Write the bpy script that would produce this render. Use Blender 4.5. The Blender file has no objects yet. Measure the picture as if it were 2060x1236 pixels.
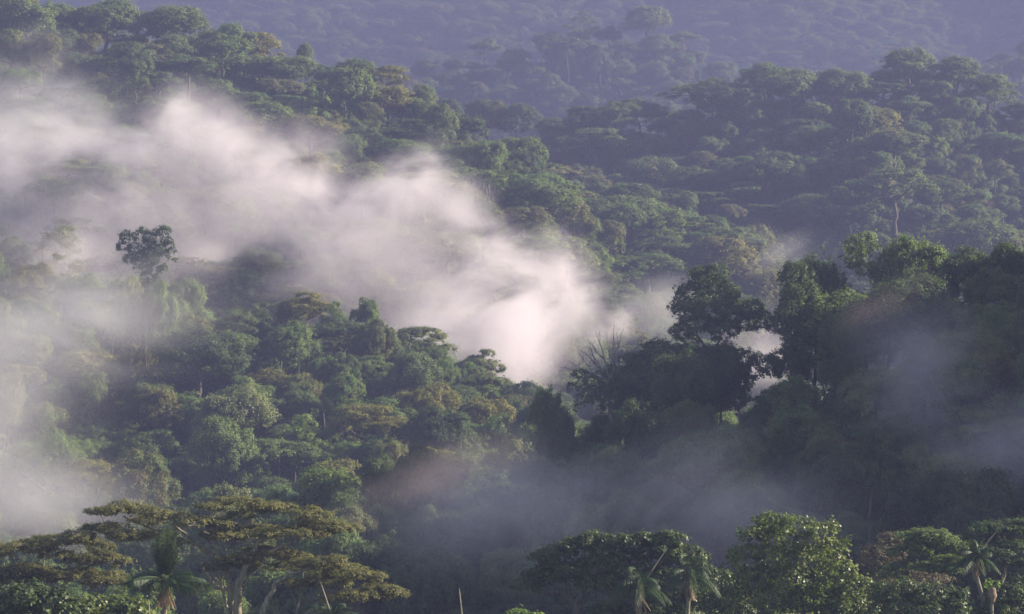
import bpy, math, random
import numpy as np
from mathutils import Vector

# ------------------------------------------------------------------ camera, world, sun, exposure
sc = bpy.context.scene
COL = sc.collection
K = 2 * math.tan(math.radians(20) / 2) / 2060.0      # metres per photo pixel per metre of distance
EYE = 700.0                                          # photo row at eye level
CZ = 60.0                                            # eye height above the valley datum
cam_d = bpy.data.cameras.new('camera')
cam_d.sensor_width = 36
cam_d.lens_unit = 'FOV'
cam_d.angle = math.radians(20)
cam_d.clip_start = 1
cam_d.clip_end = 12000
cam = bpy.data.objects.new('camera', cam_d)
COL.objects.link(cam)
cam.location = (0, 0, CZ)
cam.rotation_euler = (math.radians(90) + math.atan((EYE - 618) * K), 0, 0)
sc.camera = cam

SUN_AZ, SUN_EL = math.radians(80), math.radians(25)  # azimuth right of the view direction
world = bpy.data.worlds.new('World')
sc.world = world
world.use_nodes = True
wn = world.node_tree.nodes
sky = wn.new('ShaderNodeTexSky')
sky.sky_type = 'NISHITA'
sky.sun_disc = False
sky.sun_elevation = SUN_EL
sky.sun_rotation = SUN_AZ
wn['Background'].inputs[1].default_value = 0.06
world.node_tree.links.new(sky.outputs[0], wn['Background'].inputs[0])
sl = bpy.data.lights.new('sun', 'SUN')
sl.energy = 5.0
sl.angle = math.radians(0.5)
sl.color = (1.0, 0.88, 0.71)
sun = bpy.data.objects.new('sun', sl)
COL.objects.link(sun)
S = Vector((math.sin(SUN_AZ) * math.cos(SUN_EL), math.cos(SUN_AZ) * math.cos(SUN_EL), math.sin(SUN_EL)))
sun.rotation_euler = S.to_track_quat('Z', 'Y').to_euler()
sun.location = (300, 300, 400)
sc.view_settings.view_transform = 'Standard'
sc.view_settings.look = 'None'
sc.view_settings.exposure = 2.18
sc.view_settings.gamma = 1
cy = sc.cycles
cy.max_bounces = 5
cy.diffuse_bounces = 2
cy.glossy_bounces = 1
cy.transmission_bounces = 2
cy.volume_bounces = 1
cy.transparent_max_bounces = 32
cy.volume_step_rate = 1.0
cy.volume_max_steps = 256
cy.use_adaptive_sampling = False
cy.use_denoising = True
cy.denoiser = 'OPENIMAGEDENOISE'
cy.sample_clamp_indirect = 4

RNG = np.random.default_rng(7)

# ------------------------------------------------------------------ tagging helpers
def tag(o, label=None, cat=None, group=None, kind=None):
    if label: o['label'] = label
    if cat: o['category'] = cat
    if group: o['group'] = group
    if kind: o['kind'] = kind
    return o

def empty(name, loc, rz=0.0, sca=(1, 1, 1)):
    o = bpy.data.objects.new(name, None)
    o.empty_display_size = 1
    o.location = loc
    o.rotation_euler = (0, 0, rz)
    o.scale = sca
    COL.objects.link(o)
    return o

def link(name, mesh, mat=None, parent=None):
    o = bpy.data.objects.new(name, mesh)
    COL.objects.link(o)
    if mat is not None:
        if not mesh.materials:
            mesh.materials.append(mat)
        elif mesh.materials[0] != mat:
            o.material_slots[0].link = 'OBJECT'
            o.material_slots[0].material = mat
    if parent: o.parent = parent
    return o

# ------------------------------------------------------------------ materials
def mat_new(name):
    m = bpy.data.materials.new(name)
    m.use_nodes = True
    return m, m.node_tree.nodes, m.node_tree.links

def foliage_mat(name, cols, rough=0.6, spec=0.2, trans=0.35, tcol=None, scale=0.35, byobj=False):
    """cols: 2 or more base greens; mixed by a noise at clump scale (and by tree where byobj)."""
    m, n, l = mat_new(name)
    p = n['Principled BSDF']
    tc = n.new('ShaderNodeTexCoord')
    nz = n.new('ShaderNodeTexNoise'); nz.inputs['Scale'].default_value = scale; nz.inputs['Detail'].default_value = 4
    l.new(tc.outputs['Object'], nz.inputs['Vector'])
    rp = n.new('ShaderNodeValToRGB')
    e = rp.color_ramp.elements
    while len(e) < len(cols): e.new(0.5)
    if byobj:
        oi = n.new('ShaderNodeObjectInfo')
        ad = n.new('ShaderNodeMath'); ad.operation = 'MULTIPLY_ADD'
        l.new(nz.outputs[0], ad.inputs[0]); ad.inputs[1].default_value = 0.5
        mm = n.new('ShaderNodeMath'); mm.operation = 'MULTIPLY_ADD'
        l.new(oi.outputs['Random'], mm.inputs[0]); mm.inputs[1].default_value = 1.0; mm.inputs[2].default_value = -0.25
        l.new(mm.outputs[0], ad.inputs[2])
        l.new(ad.outputs[0], rp.inputs[0])
        for i in range(len(cols)):
            e[i].position = i / (len(cols) - 1)
    else:
        l.new(nz.outputs[0], rp.inputs[0])
        for i in range(len(cols)):
            e[i].position = 0.3 + 0.4 * i / (len(cols) - 1)
    for i, c in enumerate(cols):
        e[i].color = (*c, 1)
    # single-leaf variation
    gi = n.new('ShaderNodeTexNoise'); gi.inputs['Scale'].default_value = 3.0
    l.new(tc.outputs['Object'], gi.inputs['Vector'])
    hsv = n.new('ShaderNodeHueSaturation')
    mr = n.new('ShaderNodeMapRange'); mr.inputs[1].default_value = 0.3; mr.inputs[2].default_value = 0.7
    mr.inputs[3].default_value = 0.7; mr.inputs[4].default_value = 1.35
    l.new(gi.outputs[0], mr.inputs[0]); l.new(mr.outputs[0], hsv.inputs['Value'])
    l.new(rp.outputs[0], hsv.inputs['Color'])
    l.new(hsv.outputs[0], p.inputs['Base Color'])
    p.inputs['Roughness'].default_value = rough
    p.inputs['Specular IOR Level'].default_value = spec
    tr = n.new('ShaderNodeBsdfTranslucent')
    mx = n.new('ShaderNodeMix'); mx.data_type = 'RGBA'; mx.blend_type = 'MULTIPLY'; mx.inputs[0].default_value = 1
    l.new(hsv.outputs[0], mx.inputs[6]); mx.inputs[7].default_value = (*(tcol or (1.5, 1.7, 0.7)), 1)
    l.new(mx.outputs[2], tr.inputs[0])
    ms = n.new('ShaderNodeMixShader'); ms.inputs[0].default_value = trans
    l.new(p.outputs[0], ms.inputs[1]); l.new(tr.outputs[0], ms.inputs[2])
    l.new(ms.outputs[0], n['Material Output'].inputs[0])
    return m

def bark_mat(name, c1, c2, scale=1.5):
    m, n, l = mat_new(name)
    p = n['Principled BSDF']
    tc = n.new('ShaderNodeTexCoord')
    mp = n.new('ShaderNodeMapping'); mp.inputs['Scale'].default_value = (1, 1, 0.25)
    nz = n.new('ShaderNodeTexNoise'); nz.inputs['Scale'].default_value = scale * 3; nz.inputs['Detail'].default_value = 6
    l.new(tc.outputs['Object'], mp.inputs[0]); l.new(mp.outputs[0], nz.inputs['Vector'])
    rp = n.new('ShaderNodeValToRGB')
    rp.color_ramp.elements[0].position = 0.35; rp.color_ramp.elements[0].color = (*c1, 1)
    rp.color_ramp.elements[1].position = 0.65; rp.color_ramp.elements[1].color = (*c2, 1)
    l.new(nz.outputs[0], rp.inputs[0]); l.new(rp.outputs[0], p.inputs['Base Color'])
    bp = n.new('ShaderNodeBump'); bp.inputs['Strength'].default_value = 0.6
    l.new(nz.outputs[0], bp.inputs['Height']); l.new(bp.outputs[0], p.inputs['Normal'])
    p.inputs['Roughness'].default_value = 0.9
    return m

M = {
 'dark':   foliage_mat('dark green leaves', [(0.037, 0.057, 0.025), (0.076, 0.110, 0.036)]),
 'mid':    foliage_mat('mid green leaves', [(0.071, 0.104, 0.035), (0.143, 0.188, 0.057)]),
 'olive':  foliage_mat('olive leaves', [(0.102, 0.105, 0.028), (0.203, 0.186, 0.051)]),
 'bright': foliage_mat('fresh green leaves', [(0.087, 0.136, 0.034), (0.190, 0.251, 0.060)]),
 'grey':   foliage_mat('grey green leaves', [(0.110, 0.129, 0.062), (0.192, 0.202, 0.089)]),
 'yellow': foliage_mat('yellow flowering crown', [(0.149, 0.130, 0.025), (0.311, 0.221, 0.046)], tcol=(1.4, 1.2, 0.6)),
 'brown':  foliage_mat('brownish young leaves', [(0.078, 0.068, 0.036), (0.120, 0.108, 0.055)], tcol=(1.3, 1.1, 0.6)),
 'feather': foliage_mat('feathery olive leaves', [(0.092, 0.090, 0.032), (0.150, 0.145, 0.052)], trans=0.3),
 'glossy': foliage_mat('glossy leaves', [(0.055, 0.080, 0.018), (0.165, 0.185, 0.045)], rough=0.45, spec=0.45, trans=0.3),
 'glossdark': foliage_mat('glossy dark leaves', [(0.037, 0.057, 0.019), (0.085, 0.110, 0.031)], rough=0.5, spec=0.3, trans=0.25),
 'palm':   foliage_mat('palm leaflets', [(0.018, 0.036, 0.014), (0.042, 0.070, 0.024)], rough=0.5, spec=0.15, trans=0.1),
 'mix':    foliage_mat('mixed forest leaves', [(0.052, 0.075, 0.031), (0.082, 0.120, 0.038), (0.110, 0.158, 0.049),
            (0.076, 0.097, 0.036), (0.135, 0.122, 0.041), (0.101, 0.166, 0.047), (0.121, 0.103, 0.052)], byobj=True),
 'deadleaf': foliage_mat('dead brown fronds', [(0.10, 0.065, 0.035), (0.20, 0.13, 0.07)], trans=.15, tcol=(1.3, 1, .7)),
 'bark':   bark_mat('bark', (0.035, 0.03, 0.024), (0.085, 0.07, 0.055)),
 'palebark': bark_mat('pale mossy bark', (0.10, 0.09, 0.05), (0.24, 0.205, 0.14)),
 'deadbark': bark_mat('weathered dead wood', (0.09, 0.08, 0.075), (0.20, 0.18, 0.165)),
 'sheath': bark_mat('palm leaf sheath', (0.10, 0.07, 0.045), (0.22, 0.16, 0.10)),
 'spear':  bark_mat('pale spear leaf', (0.14, 0.115, 0.08), (0.24, 0.20, 0.14)),
}

# ------------------------------------------------------------------ terrain: one sheet laid out by photo column and distance
COLS = [-2600, -1200, -200, 0, 300, 600, 750, 900, 1000, 1100, 1200, 1300, 1440, 1540, 1620, 1700, 1830, 2060, 2300, 3000, 4200]
#        distance, canopy-top row in the photo for every column
COLS_ = np.linspace(-2600, 4200, 341)
def R(d, t):
    a = [tuple(float(v) for v in q.split(':')) for q in t.split()]
    return (d, list(np.interp(COLS_, [q[0] for q in a], [q[1] for q in a])))
LEVELS = [
 (25,   [2000] * 21),
 (120,  [1650] * 21),
 (200,  [1330, 1330, 1310, 1300, 1310, 1330, 1340, 1350, 1350, 1330, 1320, 1320, 1320, 1310, 1310, 1300, 1290, 1290, 1280, 1250, 1250]),
 (260,  [1330, 1330, 1330, 1330, 1330, 1330, 1350, 1360, 1360, 1350, 1340, 1330, 1330, 1320, 1310, 1300, 1290, 1270, 1240, 1150, 1100]),
 (295,  [1340] * 12 + [1330, 1320, 1310, 1300, 1290, 1270, 1240, 1150, 1100]),
 (330,  [1350, 1350, 1350, 1350, 1340, 1270, 1260, 1250, 1240, 1230, 1200, 1170, 1140, 1120, 1100, 1080, 1050, 1020, 920, 240, -760]),  # last columns raised unseen into an added shoulder that shades the dark hill
 (425,  [1250, 1250, 1230, 1220, 1180, 1030, 975, 920, 905, 880, 830, 745, 735, 840, 700, 600, 570, 545, 505, 20, -440]),  # last columns lifted off-frame for the same added shade
 (510,  [1200, 1200, 1190, 1170, 1140, 1110, 1090, 1060, 1040, 1020, 1000, 980, 980, 980, 950, 920, 880, 820, 780, 250, -250]),  # back of the added off-frame shoulder, also raised for its shade
 (570,  [1130, 1130, 1120, 1100, 1075, 1020, 1000, 985, 975, 965, 960, 960, 960, 960, 960, 950, 930, 900, 850, 700, 600]),
R(700, '-2600:300 -1200:380 -200:450 0:485 300:575 600:615 750:665 900:725 1000:775 1100:860 1200:930 1300:960 1700:950 1830:900 2060:850 2300:800 3000:650 4200:550'),
 R(800, '-2600:520 -200:600 0:620 300:660 600:720 900:800 1100:870 1200:870 1300:860 1440:830 1620:800 1830:760 2300:700 4200:550'),
 R(900, '-2600:250 -200:300 0:330 300:345 600:330 750:320 870:300 960:300 1050:285 1110:390 1160:470 1230:515 1300:650 1400:760 1540:740 1700:720 2060:680 2300:650 4200:550'),
 R(1020, '-2600:-250 -200:-150 0:-80 300:20 600:120 750:155 870:225 950:330 1050:350 1110:400 1200:420 1300:400 1380:395 1460:455 1540:545 1620:640 1700:690 2060:690 4200:550'),
 R(1075, '-2600:-150 -200:-40 0:20 300:130 600:230 750:260 870:320 950:400 1100:450 1300:470 1460:520 1620:600 2060:640 4200:500'),
 R(1140, '-2600:0 0:120 300:220 600:290 870:340 1100:400 1300:385 1500:335 1600:300 1700:245 1780:220 1830:330 1900:375 1950:400 2020:470 2060:515 2300:600 4200:500'),
 R(1190, '-2600:0 0:160 300:260 600:320 870:350 1100:380 1300:350 1500:330 1700:320 1830:400 1950:450 2060:560 2300:640 4200:500'),
 R(1270, '-2600:0 0:120 300:180 600:220 870:215 900:205 1000:225 1110:245 1200:220 1330:238 1440:185 1530:148 1700:148 1760:128 1830:105 1920:118 1990:155 2060:200 2300:260 4200:300'),
 R(1370, '-2600:150 300:260 600:340 900:390 1300:400 1700:370 2060:400 4200:400'),
 R(1540, '-2600:180 0:200 300:215 600:205 750:185 830:115 900:108 1000:88 1100:62 1180:34 1300:28 1340:35 1400:85 1480:140 1560:175 1700:210 1900:150 2060:110 2300:60 4200:0'),
 R(1660, '-2600:260 4200:260'),
 R(1800, '-2600:200 200:160 600:215 1000:190 1400:200 1700:150 2060:190 4200:150'),
 R(2350, '-2600:-110 300:-60 600:-130 1000:-60 1400:-140 1800:-60 2060:-120 4200:-130'),
 R(2650, '-2600:-140 4200:-140'),
]
TREE_H = 17.0
NPX, NT = 341, 340
pxg = np.linspace(-2600, 4200, NPX)
lvY = np.array([a for a, b in LEVELS], float)
lvP = np.array([np.interp(pxg, COLS if len(b) == 21 else COLS_, b) for a, b in LEVELS])        # levels x columns
tt = np.linspace(0, len(LEVELS) - 1, NT)
Yt = np.interp(tt, range(len(LEVELS)), lvY)
zc = CZ + (EYE - lvP) * K * lvY[:, None] - TREE_H                    # ground heights at knots
Zg = np.array([np.interp(tt, range(len(LEVELS)), zc[:, i]) for i in range(NPX)])
def smooth(a, n, ax):
    k = np.hanning(n + 2)[1:-1]; k /= k.sum()
    p = [(0, 0), (0, 0)]; p[ax] = (n // 2, n // 2)
    b = np.pad(a, p, mode='edge')
    return np.apply_along_axis(lambda v: np.convolve(v, k, 'valid'), ax, b)
Zg = smooth(smooth(Zg, 7, 1), 4 + 1, 0)
# spurs and gullies
def vnoise(x, y, seed):
    r = np.random.default_rng(seed).random((64, 64))
    xi = np.floor(x).astype(int); yi = np.floor(y).astype(int)
    fx = x - xi; fy = y - yi; fx = fx * fx * (3 - 2 * fx); fy = fy * fy * (3 - 2 * fy)
    g = lambda a, b: r[a % 64, b % 64]
    return (g(xi, yi) * (1 - fx) + g(xi + 1, yi) * fx) * (1 - fy) + (g(xi, yi + 1) * (1 - fx) + g(xi + 1, yi + 1) * fx) * fy
Xg = (pxg[:, None] - 1030) * K * Yt[None, :]
Yg = np.repeat(Yt[None, :], NPX, 0)
amp = np.clip((Yg - 300) / 700, 0, 1) * 7 + np.clip((Yg - 1300) / 700, 0, 1) * 16
wl = 55 + np.clip((Yg - 1300) / 800, 0, 1) * 60
Zg = Zg + amp * ((vnoise(Xg / wl + 9, Yg / wl * .6 + 3, 1) - .5) * 2 + (vnoise(Xg / wl * 2.3 + 5, Yg / wl * 1.4, 2) - .5))

def ground(px, Y):
    f = (px - pxg[0]) / (pxg[1] - pxg[0]); i = int(min(max(math.floor(f), 0), NPX - 2)); f = min(max(f - i, 0), 1)
    return (1 - f) * np.interp(Y, Yt, Zg[i]) + f * np.interp(Y, Yt, Zg[i + 1])
def at(px, py, Y): return ((px - 1030) * K * Y, Y, CZ + (EYE - py) * K * Y)
def proj(x, y, z): return (1030 + x / (K * y), EYE - (z - CZ) / (K * y))

tm = bpy.data.meshes.new('ground')
vs = np.stack([Xg, Yg, Zg], -1).reshape(-1, 3)
idx = np.arange(NPX * NT).reshape(NPX, NT)
qd = np.stack([idx[:-1, :-1], idx[1:, :-1], idx[1:, 1:], idx[:-1, 1:]], -1).reshape(-1, 4)
def mesh_quads(mesh, v, q, smooth_=False):
    mesh.vertices.add(len(v)); mesh.vertices.foreach_set('co', np.ascontiguousarray(v, np.float32).ravel())
    mesh.loops.add(q.size); mesh.loops.foreach_set('vertex_index', np.ascontiguousarray(q, np.int32).ravel())
    mesh.polygons.add(len(q)); mesh.polygons.foreach_set('loop_start', np.arange(0, q.size, 4, dtype=np.int32))
    mesh.polygons.foreach_set('loop_total', np.full(len(q), 4, np.int32))
    mesh.update(calc_edges=True)
    if smooth_: mesh.polygons.foreach_set('use_smooth', np.ones(len(q), bool))
mesh_quads(tm, vs, qd, True)
gm, n, l = mat_new('forest floor')
nz = n.new('ShaderNodeTexNoise'); nz.inputs['Scale'].default_value = 0.4; nz.inputs['Detail'].default_value = 8
tc = n.new('ShaderNodeTexCoord'); l.new(tc.outputs['Object'], nz.inputs['Vector'])
rp = n.new('ShaderNodeValToRGB'); rp.color_ramp.elements[0].color = (0.018, 0.022, 0.012, 1); rp.color_ramp.elements[1].color = (0.04, 0.06, 0.022, 1)
l.new(nz.outputs[0], rp.inputs[0]); l.new(rp.outputs[0], n['Principled BSDF'].inputs['Base Color'])
bp = n.new('ShaderNodeBump'); bp.inputs['Distance'].default_value = 2; l.new(nz.outputs[0], bp.inputs['Height']); l.new(bp.outputs[0], n['Principled BSDF'].inputs['Normal'])
n['Principled BSDF'].inputs['Roughness'].default_value = 1
tag(link('ground', tm, gm), kind='structure')

# ------------------------------------------------------------------ foliage and wood
def unit(v): return v / np.maximum(np.linalg.norm(v, axis=1, keepdims=True), 1e-6)

def leaves(blobs, leaf=0.4, clump=0.9, cover=1.6, flat=0.0, seed=0, droop=0.0, under=0.35, jitter=0.55):
    """blobs: rows (x, y, z, rx, ry, rz). Returns leaf centres, normals."""
    r = np.random.default_rng(seed)
    P, N = [], []
    for (bx, by, bz, rx, ry, rz) in blobs:
        area = 4 * math.pi * ((rx * ry) ** 1.6 / 3 + (rx * rz) ** 1.6 / 3 + (ry * rz) ** 1.6 / 3) ** (1 / 1.6)
        nc = max(4, int(area * 0.75 / (clump * clump * 1.7)))
        d = unit(r.normal(size=(nc * 2, 3)))
        keep = (d[:, 2] > -0.15) | (r.random(len(d)) < under)
        d = d[keep][:nc]
        ph = r.uniform(0, 6.28, 6)
        rad = r.uniform(0.70, 1.06, len(d)) * (1 + .13 * np.sin(4 * d[:, 0] + ph[0]) * np.sin(4 * d[:, 1] + ph[1]) + .10 * np.sin(7 * d[:, 2] + 5 * d[:, 0] + ph[2]))
        rad = np.where(r.random(len(d)) < .07, rad * r.uniform(1.1, 1.35, len(d)), rad)[:, None]
        cc = d * rad * np.array([rx, ry, rz]) + np.array([bx, by, bz])
        on = unit(d / np.array([rx, ry, rz]))
        cs = clump * r.uniform(0.45, 1.35, len(d)) * np.where(rad[:, 0] > 1.1, .6, 1)
        per = np.maximum(3, (math.pi * cs ** 2 * cover / (leaf * leaf * 0.5)).astype(int))
        ii = np.repeat(np.arange(len(d)), per)
        o = r.normal(size=(len(ii), 3)); o = unit(o) * np.where(r.random(len(ii)) < .12, r.uniform(1.0, 1.55, len(ii)), r.uniform(0.4, 1.0, len(ii)))[:, None]
        # keep leaves on the outer half of each clump
        dot = (o * on[ii]).sum(1)
        o = o - np.where(dot < -0.2, 1.4, 0.0)[:, None] * dot[:, None] * on[ii]
        sz = np.array([1, 1, 1 - 0.62 * flat])
        p = cc[ii] + o * cs[ii][:, None] * sz
        if droop: p[:, 2] -= droop * (o[:, 0] ** 2 + o[:, 1] ** 2) * cs[ii]
        nn = unit(o * 0.9 + on[ii] * 0.6 + np.array([0, 0, 0.5 + flat]) + r.normal(size=o.shape) * jitter)
        P.append(p); N.append(nn)
    return np.concatenate(P), np.concatenate(N)

def leaf_arrays(P, N, leaf, seed=0, aspect=0.62):
    r = np.random.default_rng(seed + 5)
    t = unit(np.cross(N, r.normal(size=N.shape)))
    b = np.cross(N, t)
    s = leaf * r.uniform(0.65, 1.3, len(P))[:, None]
    a = P + t * s * 0.62; c = P - t * s * 0.5
    q1 = P + b * s * aspect * 0.5 - N * s * 0.12; q2 = P - b * s * aspect * 0.5 - N * s * 0.12
    v = np.stack([a, q1, c, q2], 1).reshape(-1, 3)
    return v, np.arange(len(v)).reshape(-1, 4)

def leaf_mesh(name, P, N, leaf, seed=0, mat=None, aspect=0.62):
    m = bpy.data.meshes.new(name)
    v, q = leaf_arrays(P, N, leaf, seed, aspect)
    mesh_quads(m, v, q)
    if mat: m.materials.append(mat)
    return m

def tube_arrays(paths, sides=7):
    V, Q, off = [], [], 0
    for pts, rad in paths:
        pts = np.array(pts, float); rad = np.array(rad, float)
        tan = unit(np.gradient(pts, axis=0))
        ref = np.array([0.31, 0.95, 0.05])
        u = unit(np.cross(tan, ref)); w = np.cross(tan, u)
        a = np.linspace(0, 2 * math.pi, sides, endpoint=False)
        ring = pts[:, None] + rad[:, None, None] * (np.cos(a)[None, :, None] * u[:, None] + np.sin(a)[None, :, None] * w[:, None])
        n = len(pts)
        V.append(ring.reshape(-1, 3))
        i = np.arange(n * sides).reshape(n, sides) + off
        Q.append(np.stack([i[:-1], np.roll(i[:-1], -1, 1), np.roll(i[1:], -1, 1), i[1:]], -1).reshape(-1, 4))
        # cap
        off += n * sides
    return np.concatenate(V), np.concatenate(Q)

def tube_mesh(name, paths, mat=None, sides=7):
    m = bpy.data.meshes.new(name)
    v, q = tube_arrays(paths, sides)
    mesh_quads(m, v, q, True)
    if mat: m.materials.append(mat)
    return m

def curve(p0, p1, r, bend=0.12, lift=0.0, n=7):
    p0 = np.array(p0, float); p1 = np.array(p1, float)
    L = np.linalg.norm(p1 - p0)
    m = (p0 + p1) / 2 + r.normal(size=3) * bend * L + np.array([0, 0, lift * L])
    s = np.linspace(0, 1, n)[:, None]
    c = (1 - s) ** 2 * p0 + 2 * s * (1 - s) * m + s ** 2 * p1
    c[1:-1] += r.normal(size=(n - 2, 3)) * L * 0.012
    return c

def wood_for(blobs, seed, base=(0, 0, -2), r0=0.45, fork=0.45, twigs=2):
    """a tapered trunk; every blob is reached from the nearest limb already grown, so limbs branch"""
    r = np.random.default_rng(seed + 99)
    B = np.array(blobs)
    low = (B[:, 2] - B[:, 5]).min(); top = B[:, 2].max()
    f = np.array([B[:, 0].mean() * 0.3 + base[0] * .7, B[:, 1].mean() * 0.3 + base[1] * .7, max(low * 0.8, fork * low + (1 - fork) * top * 0.55)])
    tp = curve(base, f, r, 0.04, n=9)
    tr_ = np.linspace(r0 * 1.25, r0 * 0.75, 9)
    paths = [(tp, tr_)]
    PT = [tp[5:]]; PR = [tr_[5:]]
    order = np.argsort(np.linalg.norm(B[:, :3] - f, axis=1))
    for k in order:
        x, y, z, rx, ry, rz = B[k]
        e = np.array([x, y, z - rz * 0.3])
        pts = np.concatenate(PT); rad = np.concatenate(PR)
        d = np.linalg.norm(pts - e, axis=1) + np.maximum(0, pts[:, 2] - e[2]) * 1.5 - rad * 3
        q = int(np.argmin(d)); st = pts[q]; L = np.linalg.norm(e - st)
        if L < .3: continue
        ra = min(rad[q] * 0.72, 0.03 + 0.028 * L + .1)
        c = curve(st, e, r, 0.10, lift=-0.05, n=8)
        cr = np.linspace(ra, max(ra * 0.5, .03), 8)
        paths.append((c, cr)); PT.append(c[2:]); PR.append(cr[2:])
        for t in range(twigs):
            dd = r.normal(size=3); dd[2] = abs(dd[2]) * .6; dd /= np.linalg.norm(dd)
            paths.append((curve(c[r.integers(4, 8)], e + dd * np.array([rx, ry, rz]) * 0.85, r, 0.12, n=5), np.linspace(ra * 0.4, 0.02, 5)))
    return paths

def blobs_round(seed, W=14, H=20, squash=0.75, n=13):
    r = np.random.default_rng(seed)
    R = W / 2; out = [(0, 0, H - R * squash * 0.95, R * 0.55, R * 0.55, R * squash * 0.55)]
    for i in range(n):
        a = i * 2.4 + r.uniform(-.4, .4); e = r.uniform(-0.25, 0.95)
        ce = math.sqrt(max(0, 1 - e * e))
        s = r.uniform(0.24, 0.42) * R
        out.append((math.cos(a) * ce * (R - s) * r.uniform(.85, 1.1), math.sin(a) * ce * (R - s) * r.uniform(.85, 1.1),
                    H - R * squash + e * (R * squash - s * .7), s, s, s * r.uniform(.65, .95)))
    return out

def blobs_umb(seed, W=18, H=18, n=11):
    r = np.random.default_rng(seed); R = W / 2; out = []
    for i in range(n):
        q = math.sqrt((i + .5) / n); a = i * 2.4 + r.uniform(-.3, .3)
        s = r.uniform(0.24, 0.36) * R
        out.append((math.cos(a) * q * (R - s), math.sin(a) * q * (R - s), H - 0.9 - 0.33 * R * q * q + r.uniform(-.9, .5), s, s, s * 0.24))
    return out

def blobs_vine(seed, W=11, H=23, n=10):
    r = np.random.default_rng(seed); R = W / 2; out = blobs_round(seed, W, H, 0.8, n)
    for i in range(16):
        a = i * 2.4 + r.uniform(-.7, .7); q = r.uniform(.35, 1.05)
        s = r.uniform(.08, .17) * R
        h = r.uniform(.08, .26) * H
        out.append((math.cos(a) * q * R * .9, math.sin(a) * q * R * .9, H - R * r.uniform(1.0, 1.5) - h * .5, s, s, h * .5))
    return out

def blobs_open(seed, W=12, H=22, n=12):
    r = np.random.default_rng(seed); R = W / 2; out = []
    for i in range(n):
        a = i * 2.4 + r.uniform(-.5, .5); e = (i + .5) / n
        q = (1 - abs(e - .45) * 1.2) * r.uniform(.45, 1)
        s = r.uniform(.16, .26) * R
        out.append((math.cos(a) * q * (R - s), math.sin(a) * q * (R - s), H * 0.52 + e * (H * .48 - s), s, s, s * .62))
    return out

KIND = {}   # kind -> list of (crown mesh, trunk mesh, W, H) per level of detail
def build_kind(kind, f, W, H, seeds, leaf_near, leaf_far, flat, **kw):
    for lod, lf in (('near', leaf_near), ('far', leaf_far)):
        L = []
        for s in seeds:
            b = f(s, W, H)
            P, N = leaves(b, leaf=lf, clump=(0.85 if lod == 'near' else 1.05) * kw.get('cl', 1), cover=kw.get('cover', 1.5), flat=flat, seed=s, under=kw.get('under', .35))
            cm = leaf_mesh(kind + ' crown', P, N, lf, s)
            tm_ = tube_mesh(kind + ' trunk', wood_for(b, s, r0=0.42), sides=6)
            L.append((cm, tm_, W, H))
        KIND[(kind, lod)] = L
build_kind('round', blobs_round, 14, 19, (11, 12, 13, 14), 0.34, 0.46, 0.15)
build_kind('umb', blobs_umb, 18, 18, (21, 22, 23), 0.32, 0.44, 0.75, cover=1.6, under=.2)
build_kind('vine', blobs_vine, 11, 23, (31, 32), 0.34, 0.46, 0.1)
build_kind('open', blobs_open, 12, 22, (41, 42), 0.36, 0.46, 0.3, under=.6)
nleaf = sum(len(c[0].polygons) for v in KIND.values() for c in v)
print('generic leaves', nleaf)

KNAME = {'round': 'broadleaf_tree', 'umb': 'umbrella_tree', 'vine': 'vine_draped_tree', 'open': 'open_crowned_tree'}
KWORD = {'round': 'round-crowned', 'umb': 'flat-topped', 'vine': 'vine-draped', 'open': 'open-crowned'}
CWORD = {'dark': 'dark green', 'mid': 'mid-green', 'olive': 'olive', 'bright': 'bright green', 'grey': 'grey-green', 'yellow': 'yellow-crowned', 'brown': 'brownish'}
THINGS = []     # dicts: obj, px, py, w, label or None, kind, color, short

def plant(kind, colr, x, y, z, w, h, seed, lod, label=None, short=None, group=None):
    L = KIND[(kind, lod)]; cm, tmm, W, H = L[seed % len(L)]
    s = w / W
    o = empty(KNAME[kind], (x, y, z), (seed * 1.37) % 6.28, (s, s * (0.9 + 0.2 * ((seed * 7) % 10) / 10), h / H))
    link('crown', cm, M[colr], o); link('trunk', tmm, M['bark'], o)
    tag(o, label, 'tree', group)
    px, py = proj(x, y, z + h - w * .3)
    THINGS.append(dict(o=o, px=px, py=py, w=w / (K * y), x=x, y=y, label=label, kind=kind, col=colr, short=short, lod=lod))
    return o

OCC = []        # (x, y, r) ground already taken
def place(px, top, wpx, kind, colr, layer, label, short=None, seed=None, hfix=None):
    lo, hi = {'dark': (335, 440), 'left': (575, 720), 'up': (830, 1275), 'back': (1420, 1560)}[layer]
    best = None
    for Y in np.linspace(lo, hi, 40):
        w = wpx * K * Y; W, H = KIND[(kind, 'near')][0][2:]
        ht = (hfix or min(max(w * H / W, 12), 26))
        need = CZ + (EYE - top) * K * Y - ground(px, Y)
        sc_ = abs(math.log(max(need, 1) / ht))
        if best is None or sc_ < best[0] - 0.01: best = (sc_, Y, need, w)
    _, Y, need, w = best
    need = min(max(need, 6), 45)
    x, y, _ = at(px, 0, Y)
    seed = seed if seed is not None else int(px * 7 + top) % 97
    OCC.append((x, y, w * 0.42))
    return plant(kind, colr, x, y, ground(px, Y), w, need, seed, 'near' if Y < 760 else 'far', label, short)

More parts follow.
